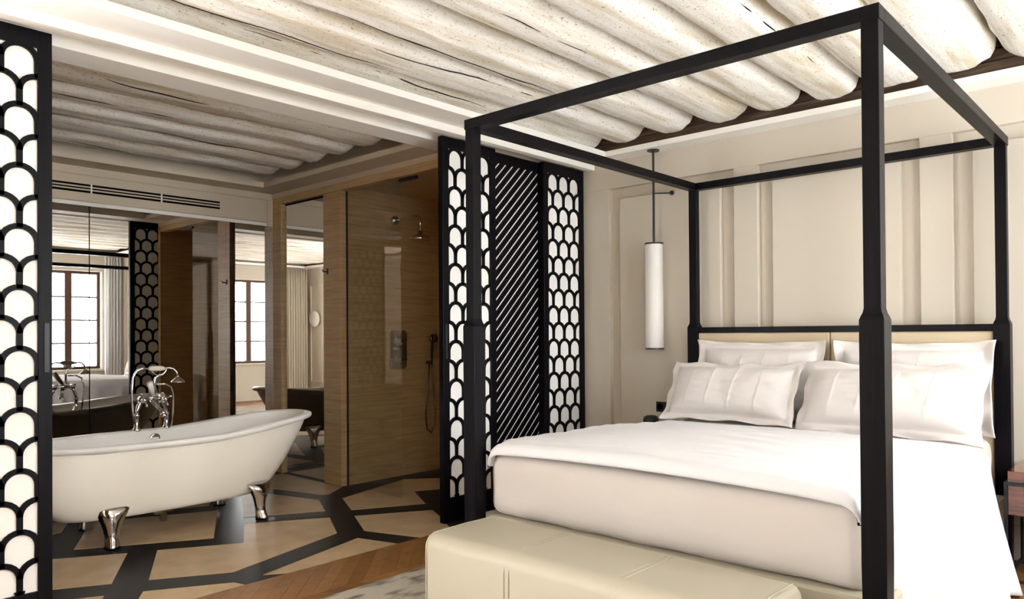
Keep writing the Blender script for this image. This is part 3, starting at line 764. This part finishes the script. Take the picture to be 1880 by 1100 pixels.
# duvet: one cloth over the mattress, short at the foot, falling to the floor on both sides
def duvet():
    NX, P = 150, []
    yl, yr = 2.575, 0.775
    ZT_ = 0.708
    for i in range(NX + 1):
        t = i / NX
        # arc length along the bed: first a drop over the foot edge
        s = -0.034 + t * (1.66 + 0.034)
        if s < 0: xb = MX0 - 0.022 - 0.006; dz = s; xx = xb + 0.0
        else: xb = MX0 - 0.028 + s; dz = 0.0
        edge = 0.055
        # round the foot edge
        if s < 0.04:
            ang = max(0, (s + 0.022) / 0.062) * PI / 2
            xb = (MX0 - 0.028) + 0.04 * (1 - math.cos(ang)); dz = -0.034 + 0.034 * math.sin(ang) + min(0, s + 0.022)
        D = 0.05 + 0.60 * sstep(0.045, 0.13, s)              # side drop
        row = []
        # cross section from the right hem over the top to the left hem
        NS, NTOP = 22, 90
        full = sstep(0.05, 0.14, s)
        def side(k, right):
            q = k / NS                               # 0 top .. 1 hem
            d = q * D
            zz = ZT_ - 0.05 - d + dz * (1 - q) - 0.030 * sstep(0.8, 1.6, s) * (1 - q)
            flare = 0.034 + (0.085 if right else 0.06) * (d / 0.62) ** 1.4
            fold = (0.026 * math.sin(s * 21 + 1.3 * math.sin(s * 6)) + 0.018 * math.sin(s * 43 + 2)) * (d / 0.62) ** 0.8 * full
            # near the foot the end of the drop leans back, away from the post
            xs_ = xb + (0.06 + 0.36 * d) * (1 - sstep(0.0, 0.75, s)) * sstep(0.0, 0.10, d) * full * (1 if right else 0.5)
            out = flare + fold * 1.0
            if s < 0.10: out = min(out, 0.0 + 0.02 * full)
            y = (yr - out) if right else (yl + out)
            if full < 1: y = y + (0.045 if right else -0.045) * (1 - full)
            return (xs_, y, max(zz, 0.012 + 0.006 * math.sin(s * 30)))
        for k in range(NS, -1, -1): row.append(side(k, True))
        for k in range(1, NTOP):
            q = k / NTOP; y = yr + (yl - yr) * q
            e = min(q, 1 - q) * (yl - yr)
            rnd = 0.05 * (1 - math.sqrt(max(0, 1 - (1 - min(e / 0.07, 1)) ** 2)))
            hump = 0.030 * math.sin(PI * q) ** 0.6
            wr_ = 0.012 * nz(xb * 3.0, y * 1.6, 4.0) + 0.008 * nz(xb * 11, y * 3.5, 1.0) + 0.011 * math.exp(-((s - 0.20 - 0.05 * math.sin(q * 5)) / 0.016) ** 2) * sstep(0.15, 0.4, q) * sstep(1.0, 0.6, q) + 0.004 * abs(nz(xb * 4 + y * 3, y * 9 - xb * 2, 8.0))
            yy = y + ((0.045 * (1 - q) - 0.045 * q) * (1 - full))
            row.append((xb - (0.004 * nz(y * 6, s * 9) if s < 0.03 else 0), yy, ZT_ - rnd + dz + hump * (1 - 0.75 * sstep(0.9, 1.6, s)) - 0.030 * sstep(0.8, 1.6, s) + wr_ * sstep(0.0, 0.12, s)))
        for k in range(0, NS + 1): row.append(side(k, False))
        P.append(row)
    return MB().grid(P)
dv = obj('duvet', duvet(), 'duvet_cloth', smooth=True, solid=0.014)
tag(dv, 'white duvet spread over the bed and hanging to the floor beside the window', 'duvet')

# pillows
def pillow(w, h, th, fl, seed):
    """local: x across, z up, y thickness; oxford border fl"""
    P0, P1 = [], []
    NU, NV = 130, 72
    front, back = [], []
    for j in range(NV + 1):
        rf, rb = [], []
        for i in range(NU + 1):
            u = -1 + 2 * i / NU; v = -1 + 2 * j / NV
            iw, ih = (w - 2 * fl) / w, (h - 2 * fl) / h
            pu, pv = min(1, abs(u) / iw), min(1, abs(v) / ih)
            b = (max(0, 1 - pu ** 3.2) ** 0.55) * (max(0, 1 - pv ** 3.2) ** 0.55)
            # sides draw in between the corners
            x = u * w / 2 * (1 - 0.045 * (1 - abs(v) ** 2) * abs(u) ** 3)
            z = v * h / 2 * (1 - 0.075 * (1 - abs(u) ** 2) * abs(v) ** 3)
            edge = max(abs(u), abs(v))
            wv = 0.016 * math.sin(u * 9 + seed) * sstep(0.85, 1, edge) + 0.014 * math.sin(v * 8 + seed * 2) * sstep(0.85, 1, edge)
            wr = 0.012 * nz(u * 2.4 + seed, v * 2.4, seed) * b + 0.005 * nz(u * 7, v * 7, seed) * b
            # stitched tucks: shallow furrows
            for k in (-0.55, -0.22, 0.12, 0.5): wr += 0.0042 * math.exp(-((u - k - 0.05 * v) / 0.011) ** 2) * b
            wr += 0.0035 * math.exp(-((v - 0.12) / 0.02) ** 2) * b * sstep(0.9, 0.2, abs(u + 0.2))
            rf.append((x, -(th / 2 * b + 0.004) + wv - wr, z)); rb.append((x, (th / 2 * b * 0.8 + 0.004) + wv, z))
        front.append(rf); back.append(rb)
    mb = MB(); mb.grid(front)
    o = len(mb.v); mb.grid([r[::-1] for r in back])
    n = NU + 1
    def fi(j, i): return j * n + i
    def bi(j, i): return o + j * n + (NU - i)
    for i in range(NU):
        mb.f.append((fi(0, i), bi(0, i), bi(0, i + 1), fi(0, i + 1)))
        mb.f.append((fi(NV, i), fi(NV, i + 1), bi(NV, i + 1), bi(NV, i)))
    for j in range(NV):
        mb.f.append((fi(j, 0), fi(j + 1, 0), bi(j + 1, 0), bi(j, 0)))
        mb.f.append((fi(j, NU), bi(j, NU), bi(j + 1, NU), fi(j + 1, NU)))
    return mb
def place_pillow(label, w, h, th, fl, seed, cx, cy, zbase, lean, rz=0, tilt=0):
    o = obj('pillow', pillow(w, h, th, fl, seed), 'pillow_cloth', smooth=True)
    # local x -> -Y (across), local y -> +X (towards headboard), z up; leaning back
    M = Matrix.Translation((cx, cy, zbase)) @ Matrix.Rotation(rz, 4, 'Z') @ Matrix.Rotation(-PI / 2, 4, 'Z') @ Matrix.Rotation(-lean, 4, 'X') @ Matrix.Rotation(tilt, 4, 'Y') @ Matrix.Translation((0, 0, h / 2))
    o.matrix_world = M
    return tag(o, label, 'pillow', 'pillows propped on the bed')
place_pillow('white pillow at the back, nearest the pendant lamp, against the headboard', 0.86, 0.52, 0.17, 0.055, 1.0, 4.60, 2.085, 0.685, math.radians(8), 0.0, 0.0)
place_pillow('white pillow at the back, nearest the nightstand with the red wood drawer', 0.84, 0.52, 0.17, 0.055, 2.2, 4.60, 1.19, 0.685, math.radians(8), 0.02, 0.0)
place_pillow('white tucked pillow in front, nearest the pendant lamp', 0.88, 0.44, 0.20, 0.05, 3.1, 4.31, 2.17, 0.682, math.radians(30), 0.03, 0.0)
place_pillow('white tucked pillow in front, nearest the nightstand', 0.96, 0.45, 0.21, 0.05, 4.6, 4.29, 1.25, 0.682, math.radians(30), -0.03, 0.0)

# ================================================================== BENCH, RUG
tag(obj('area_rug', MB().box(0.75, 4.05, 0.20, 3.045, 0.0005, 0.012), 'rug', bevel=0.004), 'grey mottled rug under the bench and bed', 'rug')
bn = thing('bench', 'long cream leather bench at the foot of the bed', 'bench', (2.28, 1.68, 0.012))
def benchbody():
    x0, x1, z0, z1, r = 2.06, 2.495, 0.05, 0.4165, 0.055
    prof = []
    for (cx, cz, a0) in ((x1 - r, z0 + 0.012, -PI / 2), (x1 - r, z1 - r, 0), (x0 + r, z1 - r, PI / 2), (x0 + r, z0 + 0.012, PI)):
        rr = r if cz > 0.2 else 0.012
        cxx = cx if cz > 0.2 else (x1 - 0.012 if cx > 2.3 else x0 + 0.012)
        for k in range(7): prof.append((cxx + rr * math.cos(a0 + PI / 2 * k / 6), cz + rr * math.sin(a0 + PI / 2 * k / 6)))
    rings = []
    ys_ = [0.965, 0.966, 0.970, 0.980] + [0.98 + (2.385 - 0.98) * k / 50 for k in range(1, 50)] + [2.385, 2.395, 2.399, 2.40]
    for y in ys_:
        e = min(y - 0.965, 2.40 - y)
        ins = 0.030 * (1 - math.sqrt(max(0, 1 - (1 - min(e / 0.035, 1)) ** 2)))
        sm = max(math.exp(-((y - q) / 0.006) ** 2) for q in (1.44, 1.92)) * 0.005
        ins += sm
        crown = 0.006 * math.sin(PI * (y - 0.965) / 1.435)
        ring = []
        for x, z in prof:
            cx, cz = (x0 + x1) / 2, (z0 + z1) / 2
            k = Vector((x - cx, 0, z - cz)); d = k.normalized()
            f = 1 if z > z0 + 0.02 else 0
            ring.append((x - d.x * ins, y, max(z0, z - d.z * ins) + crown * (1 if z > z1 - 0.07 else 0)))
        rings.append(ring)
    return MB().loft(rings)
obj('seat_block', benchbody(), 'cream_leather', bn, angle=40)
obj('plinth', MB().box(2.10, 2.46, 1.01, 2.355, 0.012, 0.055), 'black_metal', bn)
for y in (1.428, 1.452, 1.908, 1.932):
    obj('stitched_seam', MB().tube([(2.0585, y, 0.07), (2.0585, y, 0.34), (2.063, y, 0.375), (2.075, y, 0.402), (2.095, y, 0.415), (2.13, y, 0.4205), (2.43, y, 0.4225)], 0.0026, 6), 'cream_leather', bn)
for y in (0.990, 2.375):
    obj('piping', MB().tube([(2.0605, y, 0.06), (2.0605, y, 0.345), (2.066, y, 0.378), (2.080, y, 0.402), (2.104, y, 0.415), (2.30, y, 0.4175), (2.455, y, 0.414), (2.48, y, 0.40), (2.492, y, 0.37), (2.494, y, 0.07)], 0.003, 6), 'cream_leather', bn)

# ================================================================== NIGHTSTANDS AND SMALL THINGS
def nightstand(label, ya, yb, dz=0.0):
    t = thing('nightstand', label, 'nightstand', (4.6, (ya + yb) / 2, 0), 'matching nightstands')
    x0, x1 = 4.34, 4.815; k = 0.014
    for x in (x0, x1 - k):
        for y in (ya, yb - k):
            obj('leg', MB().box(x, x + k, y, y + k, 0.0, 0.505 - dz), 'black_metal', t)
    for z in (0.020, 0.492 - dz):
        for x in (x0, x1 - k):
            obj('frame_bar', MB().box(x, x + k, ya + k, yb - k, z, z + 0.013), 'black_metal', t)
        for y in (ya, yb - k):
            obj('frame_bar', MB().box(x0 + k, x1 - k, y, y + k, z, z + 0.013), 'black_metal', t)
    obj('drawer_box', MB().box(x0 + 0.012, x1 - 0.012, ya + 0.015, yb - 0.015, 0.345 - dz, 0.491 - dz), 'rosewood', t, bevel=0.002)
    obj('top_box', MB().box(x0 + 0.012, x1 - 0.012, ya + 0.015, yb - 0.015, 0.506 - dz, 0.56 - dz), 'rosewood', t, bevel=0.002)
    return t
nightstand('red-brown rosewood nightstand in a black metal frame, by the bed\'s window side', 0.19, 0.695)
nightstand('low nightstand between the bed and the scallop screens', 2.70, 3.205, 0.06)
ck = thing('bedside_speaker', 'small black round-topped speaker on the nightstand under the pendant lamp', 'speaker', (4.62, 2.876, 0.50))
obj('speaker_body', MB().lathe([(0.052, 0.5005), (0.056, 0.505), (0.056, 0.628), (0.054, 0.641), (0.046, 0.653), (0.03, 0.661), (0.002, 0.663)], (4.62, 2.876, 0)), 'black_metal', ck, smooth=True)
obj('speaker_foot', MB().lathe([(0.05, 0.50), (0.05, 0.5005)], (4.62, 2.876, 0)), 'black_metal', ck)

pd = thing('pendant_lamp', 'white tube pendant lamp on a black rod beside the bed', 'lamp', (4.78, 2.937, 2.606))
obj('ceiling_plate', MB().lathe([(0.045, 2.597), (0.045, 2.606)], (4.78, 2.937, 0)), 'black_metal', pd)
obj('rod', MB().tube([(4.78, 2.937, 2.60), (4.78, 2.937, 1.915)], 0.0085, 10), 'black_metal', pd)
obj('lamp_shade', MB().lathe([(0.064, 1.140), (0.066, 1.142), (0.066, 1.905), (0.064, 1.907)], (4.78, 2.937, 0), seg=36), 'shade_white', pd, angle=40)
obj('shade_cap', MB().lathe([(0.068, 1.905), (0.068, 1.917), (0.02, 1.918)], (4.78, 2.937, 0), seg=36), 'black_metal', pd, angle=40)
obj('shade_ring', MB().lathe([(0.068, 1.130), (0.068, 1.141)], (4.78, 2.937, 0), seg=36), 'black_metal', pd, angle=40)
obj('stay_arm', MB().tube([(4.78, 2.937, 2.285), (4.82, 2.87, 2.284), (4.84, 2.835, 2.283)], 0.0045, 8), 'black_metal', pd)
obj('stay_knob', MB().ball((4.845, 2.822, 2.283), 0.017), 'black_metal', pd, smooth=True)
so = thing('wall_socket', 'black double wall socket on the head wall beside the pillow', 'socket', (XW, 2.905, 0.70))
obj('socket_plate', MB().box(XW - 0.008, XW, 2.835, 2.975, 0.662, 0.738), 'black_metal', so, bevel=0.003)
for y in (2.940, 2.870):
    obj('socket_well', MB().lathe([(0.024, -0.012), (0.026, -0.008), (0.024, -0.0075), (0.014, -0.008)], (XW, y, 0.70), 'x'), 'black_void', so)

# things behind the camera that the mirrors show
def curtain(name, label, x0, x1, yc, m, n=7):
    P = []
    for j in range(14):
        z = 0.02 + (2.58 - 0.02) * j / 13
        P.append([(x0 + (x1 - x0) * i / 70, yc + 0.035 * math.sin(2 * PI * n * i / 70) + 0.008 * math.sin(i * 0.37 + j * 0.2), z) for i in range(71)])
    o = obj(name, MB().grid(P), m, smooth=True, solid=0.003)
    return tag(o, label, 'curtain', 'curtains at the windows')
curtain('sheer_curtain', 'white sheer curtain drawn aside next to the head wall', 4.56, 4.83, YWIN + 0.09, 'sheer', 6)
curtain('linen_curtain', 'grey beige curtain gathered in the room\'s rear corner', -1.13, -0.62, YWIN + 0.09, 'curtain', 9)
wl = thing('wall_light', 'round white disc wall light on the rear wall panel', 'lamp', (XBK, -0.60, 1.58))
obj('light_disc', MB().lathe([(0.16, 0.03), (0.165, 0.045), (0.16, 0.06), (0.10, 0.066)], (XBK, -0.52, 1.58), 'x', 32), 'shade_white', wl, smooth=True)
obj('wall_mount', MB().lathe([(0.05, 0.0), (0.05, 0.03)], (XBK, -0.52, 1.58), 'x', 20), 'black_metal', wl)
